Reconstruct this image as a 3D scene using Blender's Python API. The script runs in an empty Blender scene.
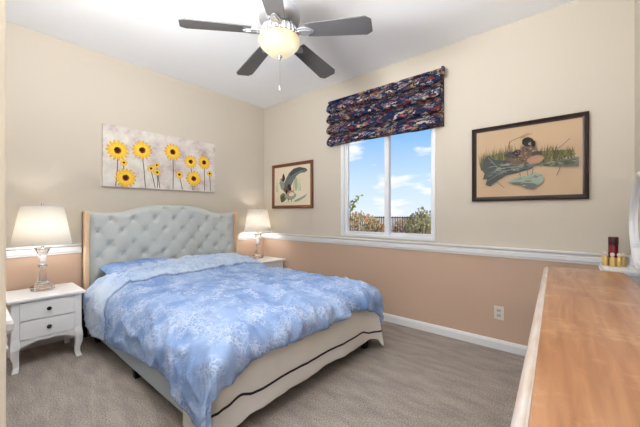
import bpy, bmesh, math, random
from mathutils import Vector, Matrix, noise, Euler

random.seed(7)
PI = math.pi
scene = bpy.context.scene
C = scene.collection

# ------------------------------------------------------------------ camera
cd = bpy.data.cameras.new('camera')
cd.sensor_width = 36.0
cd.lens = 303.0 / 640.0 * 36.0
cd.clip_start = 0.02
cd.clip_end = 500
cam = bpy.data.objects.new('camera', cd)
cam.location = (3.585, -2.957, 1.155)
cam.rotation_euler = (PI / 2, 0, math.radians(40))
C.objects.link(cam)
scene.camera = cam

# ------------------------------------------------------------------ view
vs = scene.view_settings
vs.view_transform = 'Standard'
vs.look = 'None'
vs.exposure = 0.15
vs.gamma = 1.0
vs.use_curve_mapping = False

# ------------------------------------------------------------------ sky
def srgb(r, g, b, a=1.0):
    f = lambda v: (v / 255 / 12.92) if v / 255 <= 0.04045 else ((v / 255 + 0.055) / 1.055) ** 2.4
    return (f(r), f(g), f(b), a)

w = bpy.data.worlds.new('sky')
scene.world = w
w.use_nodes = True
nt = w.node_tree
N, L = nt.nodes, nt.links
bg = N['Background']
tc = N.new('ShaderNodeTexCoord')
sep = N.new('ShaderNodeSeparateXYZ'); L.new(tc.outputs['Generated'], sep.inputs[0])
rmp = N.new('ShaderNodeValToRGB'); L.new(sep.outputs['Z'], rmp.inputs[0])
e = rmp.color_ramp.elements
e[0].position = 0.0; e[0].color = srgb(226, 238, 250)
e[1].position = 0.55; e[1].color = srgb(84, 148, 228)
m = e.new(0.10); m.color = srgb(200, 226, 251)
m = e.new(0.24); m.color = srgb(142, 193, 246)
mp = N.new('ShaderNodeMapping'); L.new(tc.outputs['Generated'], mp.inputs[0])
mp.inputs['Scale'].default_value = (2.6, 2.6, 9.5)
mp.inputs['Location'].default_value = (0.35, 0.2, 0.42)
nz = N.new('ShaderNodeTexNoise'); L.new(mp.outputs[0], nz.inputs['Vector'])
nz.inputs['Scale'].default_value = 2.1; nz.inputs['Detail'].default_value = 6; nz.inputs['Roughness'].default_value = 0.52
cr = N.new('ShaderNodeValToRGB'); L.new(nz.outputs['Fac'], cr.inputs[0])
cr.color_ramp.elements[0].position = 0.56; cr.color_ramp.elements[0].color = (0, 0, 0, 1)
cr.color_ramp.elements[1].position = 0.66; cr.color_ramp.elements[1].color = (1, 1, 1, 1)
mx = N.new('ShaderNodeMix'); mx.data_type = 'RGBA'
L.new(cr.outputs[0], mx.inputs['Factor']); L.new(rmp.outputs[0], mx.inputs['A'])
mx.inputs['B'].default_value = (0.95, 0.97, 1.0, 1)
L.new(mx.outputs['Result'], bg.inputs['Color'])
bg.inputs['Strength'].default_value = 1.0

# ------------------------------------------------------------------ lights
sd = bpy.data.lights.new('sun', 'SUN'); sd.energy = 4.5; sd.angle = 0.01; sd.color = (1, 0.94, 0.84)
so = bpy.data.objects.new('sun', sd); C.objects.link(so)
so.location = (8, 4, 10)
so.rotation_euler = Vector((-0.8, 0.12, -0.75)).to_track_quat('-Z', 'Y').to_euler()

def area(name, loc, rot, sx, sy, energy, col):
    d = bpy.data.lights.new(name, 'AREA'); d.shape = 'RECTANGLE'; d.size = sx; d.size_y = sy
    d.energy = energy; d.color = col
    o = bpy.data.objects.new(name, d); C.objects.link(o)
    o.location = loc; o.rotation_euler = rot
    return o
# added unseen fill light at the open hall behind the camera
hall = area('hall_fill', (3.26, -4.3, 1.37), (PI / 2, 0, 0), 1.2, 2.6, 11, (1.0, 0.98, 0.95))
# added unseen fill, aimed up so that the ceiling spreads it over the room
FL = Vector((2.45, -2.72, 1.9))
fl_dir = Vector((2.38, -2.45, 2.74)) - FL
ceil_fill = area('bounce_fill', FL, fl_dir.to_track_quat('-Z', 'Y').to_euler(), 0.5, 0.5, 80, (0.975, 0.988, 1.0))
# portal on the window so the sky is sampled well
po = area('window_portal', (2.0, 0.16, 1.55), (-PI / 2, 0, 0), 1.13, 1.3, 1, (1, 1, 1))
po.data.cycles.is_portal = True
LAMP_GLOW = 100.0     # bulbs of the table lamps
BOWL = 0.85            # lit glass bowl of the fan

# ------------------------------------------------------------------ materials
def mat(name, col, rough=0.6, metal=0.0, spec=0.5, noise_amt=0.0, noise_scale=20.0, bump=0.0, bump_scale=60.0, emit=None, estr=0.0, coat=0.0):
    m = bpy.data.materials.new(name); m.use_nodes = True
    n, l = m.node_tree.nodes, m.node_tree.links
    p = n['Principled BSDF']
    p.inputs['Base Color'].default_value = col
    p.inputs['Roughness'].default_value = rough
    p.inputs['Metallic'].default_value = metal
    p.inputs['Specular IOR Level'].default_value = spec
    p.inputs['Coat Weight'].default_value = coat
    t = n.new('ShaderNodeTexCoord')
    if noise_amt:
        z = n.new('ShaderNodeTexNoise'); z.inputs['Scale'].default_value = noise_scale; z.inputs['Detail'].default_value = 5
        l.new(t.outputs['Object'], z.inputs['Vector'])
        mm = n.new('ShaderNodeMix'); mm.data_type = 'RGBA'
        k = 1 - noise_amt
        mm.inputs['A'].default_value = (col[0] * k, col[1] * k, col[2] * k, 1)
        mm.inputs['B'].default_value = tuple(min(1, c * (1 + noise_amt)) for c in col[:3]) + (1,)
        l.new(z.outputs['Fac'], mm.inputs['Factor']); l.new(mm.outputs['Result'], p.inputs['Base Color'])
    if bump:
        z = n.new('ShaderNodeTexNoise'); z.inputs['Scale'].default_value = bump_scale; z.inputs['Detail'].default_value = 4
        l.new(t.outputs['Object'], z.inputs['Vector'])
        b = n.new('ShaderNodeBump'); b.inputs['Strength'].default_value = bump; b.inputs['Distance'].default_value = 0.01
        l.new(z.outputs['Fac'], b.inputs['Height']); l.new(b.outputs[0], p.inputs['Normal'])
    if emit:
        p.inputs['Emission Color'].default_value = emit
        p.inputs['Emission Strength'].default_value = estr
    return m

def nodes(m): return m.node_tree.nodes, m.node_tree.links, m.node_tree.nodes['Principled BSDF']

UP, LOW = srgb(211, 202, 187), srgb(203, 174, 152)
def wall_paint():
    m = mat('wall_paint', UP, 0.85, bump=0.06, bump_scale=180)
    n, l, p = nodes(m)
    g = n.new('ShaderNodeNewGeometry'); s = n.new('ShaderNodeSeparateXYZ'); l.new(g.outputs['Position'], s.inputs[0])
    c = n.new('ShaderNodeMath'); c.operation = 'GREATER_THAN'; c.inputs[1].default_value = 0.83; l.new(s.outputs['Z'], c.inputs[0])
    x = n.new('ShaderNodeMix'); x.data_type = 'RGBA'; x.inputs['A'].default_value = LOW; x.inputs['B'].default_value = UP
    l.new(c.outputs[0], x.inputs['Factor']); l.new(x.outputs['Result'], p.inputs['Base Color'])
    return m
M = {}
M['wall'] = wall_paint()
M['cream'] = mat('cream_trim_paint', srgb(244, 232, 214), 0.55)
M['ceiling'] = mat('ceiling_paint', srgb(247, 248, 250), 0.9, bump=0.05, bump_scale=200)
M['trim'] = mat('white_trim_paint', srgb(238, 238, 238), 0.4)
M['white'] = mat('white_lacquer', srgb(240, 241, 243), 0.35)
M['vinyl'] = mat('white_vinyl', srgb(238, 240, 243), 0.35)
M['knob'] = mat('dark_metal_knob', srgb(38, 34, 34), 0.35, metal=0.6)
M['black'] = mat('black_plastic', srgb(22, 21, 22), 0.5)
M['chrome'] = mat('polished_chrome', srgb(205, 205, 208), 0.15, metal=1.0)
M['nickel'] = mat('brushed_nickel', srgb(165, 165, 168), 0.35, metal=0.75)
M['blade'] = mat('grey_wood_blade', srgb(80, 79, 80), 0.45, noise_amt=0.15, noise_scale=8)
M['gold'] = mat('gold_metal', srgb(226, 194, 124), 0.35, metal=0.6)
M['red'] = mat('dark_red_glass', srgb(120, 14, 26), 0.2)
M['darkred'] = mat('dark_red_cap', srgb(68, 12, 20), 0.3)
M['pearl'] = mat('pearl_cap', srgb(240, 222, 212), 0.3)
M['railfab'] = mat('pale_grey_linen', srgb(190, 201, 210), 0.9, noise_amt=0.06, noise_scale=300, bump=0.15, bump_scale=500)
M['headfab'] = mat('grey_blue_linen', srgb(200, 205, 202), 0.9, noise_amt=0.07, noise_scale=250, bump=0.15, bump_scale=500)
M['button_cloth'] = mat('button_linen', srgb(176, 185, 187), 0.7)
M['wingfab'] = mat('tan_linen', srgb(226, 194, 160), 0.9, noise_amt=0.05, noise_scale=250)  # headboard cloth with the lamps' warm light put into its colour
M['mattress'] = mat('mattress_cloth', srgb(228, 226, 220), 0.9)
M['frame_dark'] = mat('black_brown_frame', srgb(44, 28, 24), 0.35)
M['frame_brown'] = mat('red_brown_frame', srgb(122, 72, 44), 0.4, noise_amt=0.2, noise_scale=30)
M['plate'] = mat('outlet_plate', srgb(226, 220, 208), 0.4)
M['slot'] = mat('outlet_slot', srgb(70, 66, 62), 0.5)
M['plateface'] = mat('outlet_face', srgb(196, 192, 186), 0.4)

def carpet():
    m = mat('greige_carpet', srgb(180, 170, 162), 0.95, spec=0.1)
    n, l, p = nodes(m)
    t = n.new('ShaderNodeTexCoord')
    a = n.new('ShaderNodeTexNoise'); a.inputs['Scale'].default_value = 130; a.inputs['Detail'].default_value = 3
    b = n.new('ShaderNodeTexNoise'); b.inputs['Scale'].default_value = 4.5; b.inputs['Detail'].default_value = 4
    mp = n.new('ShaderNodeMapping'); mp.inputs['Scale'].default_value = (1, 3.5, 1); mp.inputs['Rotation'].default_value = (0, 0, 0.5)
    l.new(t.outputs['Object'], a.inputs['Vector']); l.new(t.outputs['Object'], mp.inputs[0]); l.new(mp.outputs[0], b.inputs['Vector'])
    r = n.new('ShaderNodeValToRGB'); l.new(a.outputs['Fac'], r.inputs[0])
    r.color_ramp.elements[0].position = 0.3; r.color_ramp.elements[0].color = srgb(134, 124, 116)
    r.color_ramp.elements[1].position = 0.72; r.color_ramp.elements[1].color = srgb(203, 194, 186)
    x = n.new('ShaderNodeMix'); x.data_type = 'RGBA'; x.blend_type = 'MULTIPLY'; x.inputs['Factor'].default_value = 1
    r2 = n.new('ShaderNodeValToRGB'); l.new(b.outputs['Fac'], r2.inputs[0])
    r2.color_ramp.elements[0].position = 0.35; r2.color_ramp.elements[0].color = (0.80, 0.80, 0.80, 1)
    r2.color_ramp.elements[1].position = 0.65; r2.color_ramp.elements[1].color = (1.04, 1.03, 1.02, 1)
    l.new(r.outputs[0], x.inputs['A']); l.new(r2.outputs[0], x.inputs['B']); l.new(x.outputs['Result'], p.inputs['Base Color'])
    bp = n.new('ShaderNodeBump'); bp.inputs['Strength'].default_value = 0.6; bp.inputs['Distance'].default_value = 0.012
    l.new(a.outputs['Fac'], bp.inputs['Height']); l.new(bp.outputs[0], p.inputs['Normal'])
    return m
M['carpet'] = carpet()

def wood():
    m = mat('honey_pine', srgb(206, 148, 98), 0.3, coat=0.25)
    n, l, p = nodes(m)
    t = n.new('ShaderNodeTexCoord')
    mp = n.new('ShaderNodeMapping'); mp.inputs['Scale'].default_value = (14, 1.2, 14)
    l.new(t.outputs['Object'], mp.inputs[0])
    a = n.new('ShaderNodeTexNoise'); a.inputs['Scale'].default_value = 2.4; a.inputs['Detail'].default_value = 7; a.inputs['Distortion'].default_value = 0.6
    l.new(mp.outputs[0], a.inputs['Vector'])
    r = n.new('ShaderNodeValToRGB'); l.new(a.outputs['Fac'], r.inputs[0])
    r.color_ramp.elements[0].position = 0.3; r.color_ramp.elements[0].color = srgb(154, 100, 64)
    r.color_ramp.elements[1].position = 0.75; r.color_ramp.elements[1].color = srgb(194, 142, 102)
    # scuffs: pale worn scratches
    b = n.new('ShaderNodeTexNoise'); b.inputs['Scale'].default_value = 7; b.inputs['Detail'].default_value = 9; b.inputs['Roughness'].default_value = 0.7
    l.new(t.outputs['Object'], b.inputs['Vector'])
    r2 = n.new('ShaderNodeValToRGB'); l.new(b.outputs['Fac'], r2.inputs[0])
    r2.color_ramp.elements[0].position = 0.52; r2.color_ramp.elements[0].color = (0, 0, 0, 1)
    r2.color_ramp.elements[1].position = 0.72; r2.color_ramp.elements[1].color = (0.5, 0.5, 0.5, 1)
    x = n.new('ShaderNodeMix'); x.data_type = 'RGBA'; l.new(r2.outputs[0], x.inputs['Factor']); l.new(r.outputs[0], x.inputs['A'])
    x.inputs['B'].default_value = srgb(232, 190, 152)
    l.new(x.outputs['Result'], p.inputs['Base Color'])
    return m
M['wood'] = wood()
def mottled():  # edge moulding, mottled from pale tan to near white
    m = mat('pale_mottled_moulding', srgb(224, 212, 200), 0.35)
    n, l, p = nodes(m)
    t = n.new('ShaderNodeTexCoord'); mp = n.new('ShaderNodeMapping'); mp.inputs['Scale'].default_value = (12, 2.0, 12)
    a = n.new('ShaderNodeTexNoise'); a.inputs['Scale'].default_value = 4; a.inputs['Detail'].default_value = 6
    l.new(t.outputs['Object'], mp.inputs[0]); l.new(mp.outputs[0], a.inputs['Vector'])
    r = n.new('ShaderNodeValToRGB'); l.new(a.outputs['Fac'], r.inputs[0])
    r.color_ramp.elements[0].position = 0.30; r.color_ramp.elements[0].color = srgb(204, 180, 158)
    r.color_ramp.elements[1].position = 0.72; r.color_ramp.elements[1].color = srgb(224, 216, 210)
    l.new(r.outputs[0], p.inputs['Base Color'])
    return m
M['mottled'] = mottled()

def toile(name, base, alt, line, amount=0.5, sc=1.0):
    m = mat(name, base, 0.85, spec=0.2)
    n, l, p = nodes(m)
    t = n.new('ShaderNodeTexCoord')
    d = n.new('ShaderNodeTexNoise'); d.inputs['Scale'].default_value = 7 * sc; d.inputs['Detail'].default_value = 3
    l.new(t.outputs['Object'], d.inputs['Vector'])
    vm = n.new('ShaderNodeVectorMath'); vm.operation = 'SCALE'; vm.inputs['Scale'].default_value = 0.22 / sc
    l.new(d.outputs['Color'], vm.inputs[0])
    va = n.new('ShaderNodeVectorMath'); va.operation = 'ADD'; l.new(t.outputs['Object'], va.inputs[0]); l.new(vm.outputs[0], va.inputs[1])
    lines = []
    for s, wd in ((11 * sc, 0.08), (26 * sc, 0.12)):
        v = n.new('ShaderNodeTexVoronoi'); v.feature = 'DISTANCE_TO_EDGE'; v.inputs['Scale'].default_value = s
        l.new(va.outputs[0], v.inputs['Vector'])
        r = n.new('ShaderNodeMapRange'); r.inputs['From Min'].default_value = 0; r.inputs['From Max'].default_value = wd
        r.inputs['To Min'].default_value = 1; r.inputs['To Max'].default_value = 0
        l.new(v.outputs['Distance'], r.inputs['Value']); lines.append(r)
    mxm = n.new('ShaderNodeMath'); mxm.operation = 'MAXIMUM'; l.new(lines[0].outputs[0], mxm.inputs[0]); l.new(lines[1].outputs[0], mxm.inputs[1])
    k = n.new('ShaderNodeTexNoise'); k.inputs['Scale'].default_value = 6 * sc; k.inputs['Detail'].default_value = 4
    l.new(t.outputs['Object'], k.inputs['Vector'])
    kr = n.new('ShaderNodeValToRGB'); l.new(k.outputs['Fac'], kr.inputs[0])
    kr.color_ramp.elements[0].position = 0.40; kr.color_ramp.elements[1].position = 0.62
    mul = n.new('ShaderNodeMath'); mul.operation = 'MULTIPLY'; l.new(mxm.outputs[0], mul.inputs[0]); l.new(kr.outputs[0], mul.inputs[1])
    mul2 = n.new('ShaderNodeMath'); mul2.operation = 'MULTIPLY'; l.new(mul.outputs[0], mul2.inputs[0]); mul2.inputs[1].default_value = amount
    x1 = n.new('ShaderNodeMix'); x1.data_type = 'RGBA'; x1.inputs['A'].default_value = base; x1.inputs['B'].default_value = alt
    k2 = n.new('ShaderNodeTexNoise'); k2.inputs['Scale'].default_value = 3.2 * sc; k2.inputs['Detail'].default_value = 5
    l.new(t.outputs['Object'], k2.inputs['Vector'])
    kr2 = n.new('ShaderNodeValToRGB'); l.new(k2.outputs['Fac'], kr2.inputs[0])
    kr2.color_ramp.elements[0].position = 0.38; kr2.color_ramp.elements[1].position = 0.64
    l.new(kr2.outputs[0], x1.inputs['Factor'])
    x2 = n.new('ShaderNodeMix'); x2.data_type = 'RGBA'; l.new(mul2.outputs[0], x2.inputs['Factor']); l.new(x1.outputs['Result'], x2.inputs['A'])
    x2.inputs['B'].default_value = line
    l.new(x2.outputs['Result'], p.inputs['Base Color'])
    return m
M['toile'] = toile('blue_toile_cotton', srgb(126, 156, 208), srgb(158, 184, 224), srgb(220, 229, 244), 0.72, 1.4)
M['toile_pale'] = toile('pale_blue_toile_cotton', srgb(186, 206, 234), srgb(214, 226, 242), srgb(140, 170, 218), 0.9, 1.15)
M['toile_dark'] = toile('pillow_toile_cotton', srgb(116, 150, 204), srgb(140, 168, 216), srgb(206, 218, 238), 0.7, 1.6)
M['sheet'] = mat('cream_sheet_cotton', srgb(226, 225, 220), 0.85, bump=0.1, bump_scale=12)
M['stripe'] = mat('black_ribbon_stripe', srgb(36, 34, 36), 0.7)

def valance_cloth():
    m = mat('navy_printed_cotton', srgb(26, 34, 60), 0.8, spec=0.2)
    n, l, p = nodes(m)
    t = n.new('ShaderNodeTexCoord')
    mp = n.new('ShaderNodeMapping'); mp.inputs['Scale'].default_value = (1, 1.6, 1.9); l.new(t.outputs['Object'], mp.inputs[0])
    d = n.new('ShaderNodeTexNoise'); d.inputs['Scale'].default_value = 14; d.inputs['Detail'].default_value = 3; l.new(mp.outputs[0], d.inputs['Vector'])
    vm = n.new('ShaderNodeVectorMath'); vm.operation = 'SCALE'; vm.inputs['Scale'].default_value = 0.12; l.new(d.outputs['Color'], vm.inputs[0])
    va = n.new('ShaderNodeVectorMath'); va.operation = 'ADD'; l.new(mp.outputs[0], va.inputs[0]); l.new(vm.outputs[0], va.inputs[1])
    v = n.new('ShaderNodeTexVoronoi'); v.inputs['Scale'].default_value = 27; l.new(va.outputs[0], v.inputs['Vector'])
    sp = n.new('ShaderNodeSeparateColor'); l.new(v.outputs['Color'], sp.inputs[0])
    r = n.new('ShaderNodeValToRGB'); r.color_ramp.interpolation = 'CONSTANT'; l.new(sp.outputs[0], r.inputs[0])
    cols = [(0.0, (20, 32, 62)), (0.46, (34, 50, 84)), (0.60, (104, 62, 46)), (0.66, (142, 92, 72)), (0.72, (66, 38, 36)), (0.78, (186, 174, 160)), (0.84, (118, 46, 44)), (0.90, (140, 118, 74)), (0.94, (70, 92, 130))]
    el = r.color_ramp.elements
    el[0].position = 0; el[0].color = srgb(*cols[0][1]); el[1].position = cols[1][0]; el[1].color = srgb(*cols[1][1])
    for pos, c in cols[2:]:
        q = el.new(pos); q.color = srgb(*c)
    v2 = n.new('ShaderNodeTexVoronoi'); v2.feature = 'DISTANCE_TO_EDGE'; v2.inputs['Scale'].default_value = 34; l.new(va.outputs[0], v2.inputs['Vector'])
    lt = n.new('ShaderNodeMath'); lt.operation = 'LESS_THAN'; lt.inputs[1].default_value = 0.05; l.new(v2.outputs['Distance'], lt.inputs[0])
    k = n.new('ShaderNodeTexNoise'); k.inputs['Scale'].default_value = 9; l.new(mp.outputs[0], k.inputs['Vector'])
    gt = n.new('ShaderNodeMath'); gt.operation = 'GREATER_THAN'; gt.inputs[1].default_value = 0.56; l.new(k.outputs['Fac'], gt.inputs[0])
    mu = n.new('ShaderNodeMath'); mu.operation = 'MULTIPLY'; l.new(lt.outputs[0], mu.inputs[0]); l.new(gt.outputs[0], mu.inputs[1])
    x = n.new('ShaderNodeMix'); x.data_type = 'RGBA'; l.new(mu.outputs[0], x.inputs['Factor']); l.new(r.outputs[0], x.inputs['A']); x.inputs['B'].default_value = srgb(176, 170, 166)
    l.new(x.outputs['Result'], p.inputs['Base Color'])
    return m
M['valance'] = valance_cloth()

def thin_glass():
    m = bpy.data.materials.new('clear_pane'); m.use_nodes = True
    n, l = m.node_tree.nodes, m.node_tree.links
    n.remove(n['Principled BSDF'])
    tr = n.new('ShaderNodeBsdfTransparent'); gl = n.new('ShaderNodeBsdfGlossy'); gl.inputs['Roughness'].default_value = 0.02
    mi = n.new('ShaderNodeMixShader'); fr = n.new('ShaderNodeFresnel'); fr.inputs['IOR'].default_value = 1.25
    l.new(fr.outputs[0], mi.inputs[0]); l.new(tr.outputs[0], mi.inputs[1]); l.new(gl.outputs[0], mi.inputs[2])
    l.new(mi.outputs[0], n['Material Output'].inputs['Surface'])
    return m
M['pane'] = thin_glass()
def crystal():
    m = mat('clear_crystal', (0.97, 0.97, 0.97, 1), 0.03)
    n, l, p = nodes(m)
    p.inputs['Transmission Weight'].default_value = 1.0
    p.inputs['IOR'].default_value = 1.45
    return m
M['crystal'] = crystal()
def shade_cloth():
    m = bpy.data.materials.new('white_shade_cloth'); m.use_nodes = True
    n, l = m.node_tree.nodes, m.node_tree.links
    n.remove(n['Principled BSDF'])
    df = n.new('ShaderNodeBsdfDiffuse'); df.inputs['Color'].default_value = (0.9, 0.88, 0.84, 1)
    tl = n.new('ShaderNodeBsdfTranslucent'); tl.inputs['Color'].default_value = (0.92, 0.88, 0.82, 1)
    mi = n.new('ShaderNodeMixShader'); mi.inputs[0].default_value = 0.5
    l.new(df.outputs[0], mi.inputs[1]); l.new(tl.outputs[0], mi.inputs[2])
    l.new(mi.outputs[0], n['Material Output'].inputs['Surface'])
    return m
M['shade'] = shade_cloth()
M['bulb'] = mat('lit_bulb', (1, 1, 1, 1), emit=(1.0, 0.96, 0.91, 1), estr=LAMP_GLOW)
def bowl_glass():
    m = mat('lit_alabaster_glass', srgb(130, 114, 84), 0.3)
    n, l, p = nodes(m)
    t = n.new('ShaderNodeTexCoord'); z = n.new('ShaderNodeTexNoise'); z.inputs['Scale'].default_value = 9
    l.new(t.outputs['Object'], z.inputs['Vector'])
    s = n.new('ShaderNodeSeparateXYZ'); l.new(t.outputs['Object'], s.inputs[0])
    mr = n.new('ShaderNodeMapRange'); mr.inputs['From Min'].default_value = -0.13; mr.inputs['From Max'].default_value = 0.0
    l.new(s.outputs['Z'], mr.inputs['Value'])
    r = n.new('ShaderNodeValToRGB'); l.new(mr.outputs[0], r.inputs[0])
    e = r.color_ramp.elements
    e[0].position = 0; e[0].color = (0.72, 0.62, 0.42, 1)
    e[1].position = 1.0; e[1].color = (0.58, 0.44, 0.22, 1)
    q = e.new(0.45); q.color = (1.0, 0.93, 0.76, 1)
    x = n.new('ShaderNodeMix'); x.data_type = 'RGBA'; x.blend_type = 'MULTIPLY'; x.inputs['Factor'].default_value = 0.25
    l.new(r.outputs[0], x.inputs['A']); l.new(z.outputs['Fac'], x.inputs['B'])
    l.new(x.outputs['Result'], p.inputs['Emission Color']); p.inputs['Emission Strength'].default_value = BOWL
    return m
M['bowl'] = bowl_glass()
M['mirror'] = mat('silvered_mirror', (0.9, 0.9, 0.9, 1), 0.02, metal=1.0)

def leaf_mat(name, a, b):
    m = mat(name, a, 0.7)
    n, l, p = nodes(m)
    g = n.new('ShaderNodeNewGeometry'); x = n.new('ShaderNodeMix'); x.data_type = 'RGBA'
    x.inputs['A'].default_value = a; x.inputs['B'].default_value = b
    l.new(g.outputs['Random Per Island'], x.inputs['Factor']); l.new(x.outputs['Result'], p.inputs['Base Color'])
    return m
M['leaf_rust'] = leaf_mat('rust_leaves', srgb(214, 146, 108), srgb(160, 146, 88))
M['leaf_green'] = leaf_mat('olive_leaves', srgb(132, 138, 84), srgb(182, 172, 118))
M['leaf_dark'] = leaf_mat('dark_leaves', srgb(128, 112, 96), srgb(160, 140, 116))
M['leaf_fresh'] = leaf_mat('fresh_leaves', srgb(96, 134, 46), srgb(188, 186, 70))
M['stem'] = mat('twig_bark', srgb(94, 76, 58), 0.9)
M['soil'] = mat('dry_ground', srgb(170, 152, 130), 0.95, noise_amt=0.2, noise_scale=3)

# ------------------------------------------------------------------ mesh builder
class B:
    def __init__(s): s.v = []; s.f = []; s.m = []; s.cur = 0
    def add(s, vs, fs):
        o = len(s.v); s.v += [tuple(v) for v in vs]
        for f in fs: s.f.append([i + o for i in f]); s.m.append(s.cur)
        return s
    def box(s, x0, x1, y0, y1, z0, z1):
        vs = [(x0, y0, z0), (x1, y0, z0), (x1, y1, z0), (x0, y1, z0), (x0, y0, z1), (x1, y0, z1), (x1, y1, z1), (x0, y1, z1)]
        return s.add(vs, [(3, 2, 1, 0), (4, 5, 6, 7), (0, 1, 5, 4), (1, 2, 6, 5), (2, 3, 7, 6), (3, 0, 4, 7)])
    def loops(s, rings, close=True, caps=True):
        n = len(rings[0]); vs = [p for r in rings for p in r]; fs = []
        for i in range(len(rings) - 1):
            for j in range(n if close else n - 1):
                k = (j + 1) % n
                fs.append((i * n + j, i * n + k, (i + 1) * n + k, (i + 1) * n + j))
        if caps:
            fs.append(tuple(range(n))[::-1]); fs.append(tuple(range((len(rings) - 1) * n, len(rings) * n)))
        return s.add(vs, fs)
    def lathe(s, prof, seg=24, c=(0, 0, 0), caps=True):
        return s.loops([[(c[0] + r * math.cos(2 * PI * j / seg), c[1] + r * math.sin(2 * PI * j / seg), c[2] + z) for j in range(seg)] for r, z in prof], True, caps)
    def tube(s, pts, rad, seg=8, caps=True):
        pts = [Vector(p) for p in pts]
        rad = rad if hasattr(rad, '__len__') else [rad] * len(pts)
        rings = []; up = None
        for i, p in enumerate(pts):
            d = (pts[min(i + 1, len(pts) - 1)] - pts[max(i - 1, 0)]).normalized()
            if up is None: up = Vector((0, 0, 1)) if abs(d.z) < 0.9 else Vector((1, 0, 0))
            a = d.cross(up).normalized(); b = a.cross(d).normalized(); up = b
            rings.append([p + (a * math.cos(2 * PI * j / seg) + b * math.sin(2 * PI * j / seg)) * rad[i] for j in range(seg)])
        return s.loops(rings, True, caps)
    def sweep_rect(s, st):   # (cx, cy, z, half x, half y)
        return s.loops([[(x - a, y - b, z), (x + a, y - b, z), (x + a, y + b, z), (x - a, y + b, z)] for x, y, z, a, b in st])
    def prism(s, poly, fn0, fn1):
        n = len(poly); vs = [fn0(*p) for p in poly] + [fn1(*p) for p in poly]
        fs = [tuple(range(n)), tuple(range(2 * n - 1, n - 1, -1))] + [(i, i + n, (i + 1) % n + n, (i + 1) % n) for i in range(n)]
        return s.add(vs, fs)
    def grid(s, fn, nu, nv, skip=None, mfn=None):
        o = len(s.v)
        s.v += [tuple(fn(i / nu, j / nv)) for i in range(nu + 1) for j in range(nv + 1)]
        for i in range(nu):
            for j in range(nv):
                a = o + i * (nv + 1) + j
                s.f.append([a, a + nv + 1, a + nv + 2, a + 1]); s.m.append(mfn(i / nu, j / nv) if mfn else s.cur)
        return s
    def build(s, name, mats, parent=None, smooth=False, bevel=0, loc=None, seg=2, fix=True, solid=0, autosmooth=None):
        me = bpy.data.meshes.new(name); me.from_pydata(s.v, [], s.f); me.update()
        for m in (mats if isinstance(mats, (list, tuple)) else [mats]): me.materials.append(M[m])
        me.polygons.foreach_set('material_index', s.m)
        if fix:
            bm = bmesh.new(); bm.from_mesh(me); bmesh.ops.recalc_face_normals(bm, faces=bm.faces); bm.to_mesh(me); bm.free()
        if smooth:
            me.polygons.foreach_set('use_smooth', [True] * len(me.polygons))
            if autosmooth: me.set_sharp_from_angle(angle=math.radians(autosmooth))
        me.update()
        o = bpy.data.objects.new(name, me); C.objects.link(o)
        if parent: o.parent = parent
        if loc: o.location = loc
        if solid:
            q = o.modifiers.new('thickness', 'SOLIDIFY'); q.thickness = solid; q.offset = -1
        if bevel:
            q = o.modifiers.new('soft_edges', 'BEVEL'); q.width = bevel; q.segments = seg; q.limit_method = 'ANGLE'; q.angle_limit = math.radians(40)
        return o

def thing(name, label, cat, loc=(0, 0, 0), rz=0, group=None):
    o = bpy.data.objects.new(name, None); o.empty_display_size = 0.1; C.objects.link(o)
    o.location = loc; o.rotation_euler = (0, 0, rz); o['label'] = label; o['category'] = cat
    if group: o['group'] = group
    return o
def tag(o, label, cat, group=None, kind=None):
    o['label'] = label; o['category'] = cat
    if group: o['group'] = group
    if kind: o['kind'] = kind
    return o
def struct(o, label=None):
    o['kind'] = 'structure'
    if label: o['label'] = label
    return o
def copy_tree(o, parent=None):
    c = o.copy(); C.objects.link(c)
    if parent: c.parent = parent
    for ch in [x for x in bpy.data.objects if x.parent == o]: copy_tree(ch, c)
    return c
def lerp_list(tab, x):
    if x <= tab[0][0]: return tab[0][1]
    for (a, p), (b, q) in zip(tab, tab[1:]):
        if x <= b:
            t = (x - a) / (b - a); t = t * t * (3 - 2 * t)
            return p + (q - p) * t
    return tab[-1][1]
def ss(a, b, x):
    t = max(0, min(1, (x - a) / (b - a))); return t * t * (3 - 2 * t)

# ------------------------------------------------------------------ room shell
RX, HC, FY = 3.9, 2.74, -4.4
WX0, WX1, WZ0, WZ1 = 1.436, 2.562, 0.89, 2.14
struct(B().box(-0.12, RX + 0.12, FY, 0.15, -0.1, 0).build('floor', 'carpet'), 'greige cut pile carpet over the whole bedroom floor')
struct(B().box(-0.12, RX + 0.12, FY, 0.15, HC, HC + 0.1).build('ceiling', 'ceiling'), 'flat white ceiling')
struct(B().box(-0.12, 0, -3.42, 0, 0, HC).build('wall_left', 'wall'))
b = B()
b.box(-0.12, WX0, 0, 0.15, 0, HC).box(WX1, RX + 0.12, 0, 0.15, 0, HC).box(WX0, WX1, 0, 0.15, 0, WZ0).box(WX0, WX1, 0, 0.15, WZ1, HC)
struct(b.build('wall_back', 'wall'))
struct(B().box(RX, RX + 0.12, FY, 0, 0, HC).build('wall_right', 'wall'))
struct(B().box(0, 2.5, -3.42, -3.3, 0, HC).build('wall_front', 'wall'))
struct(B().box(2.5, 2.62, FY, -2.905, 0, HC).build('wall_entry', 'wall'))
struct(B().box(2.485, 2.622, -2.905, -2.8895, 0, HC).build('trim_4', 'cream', bevel=0.004), 'cream casing at the entry corner')

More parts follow.
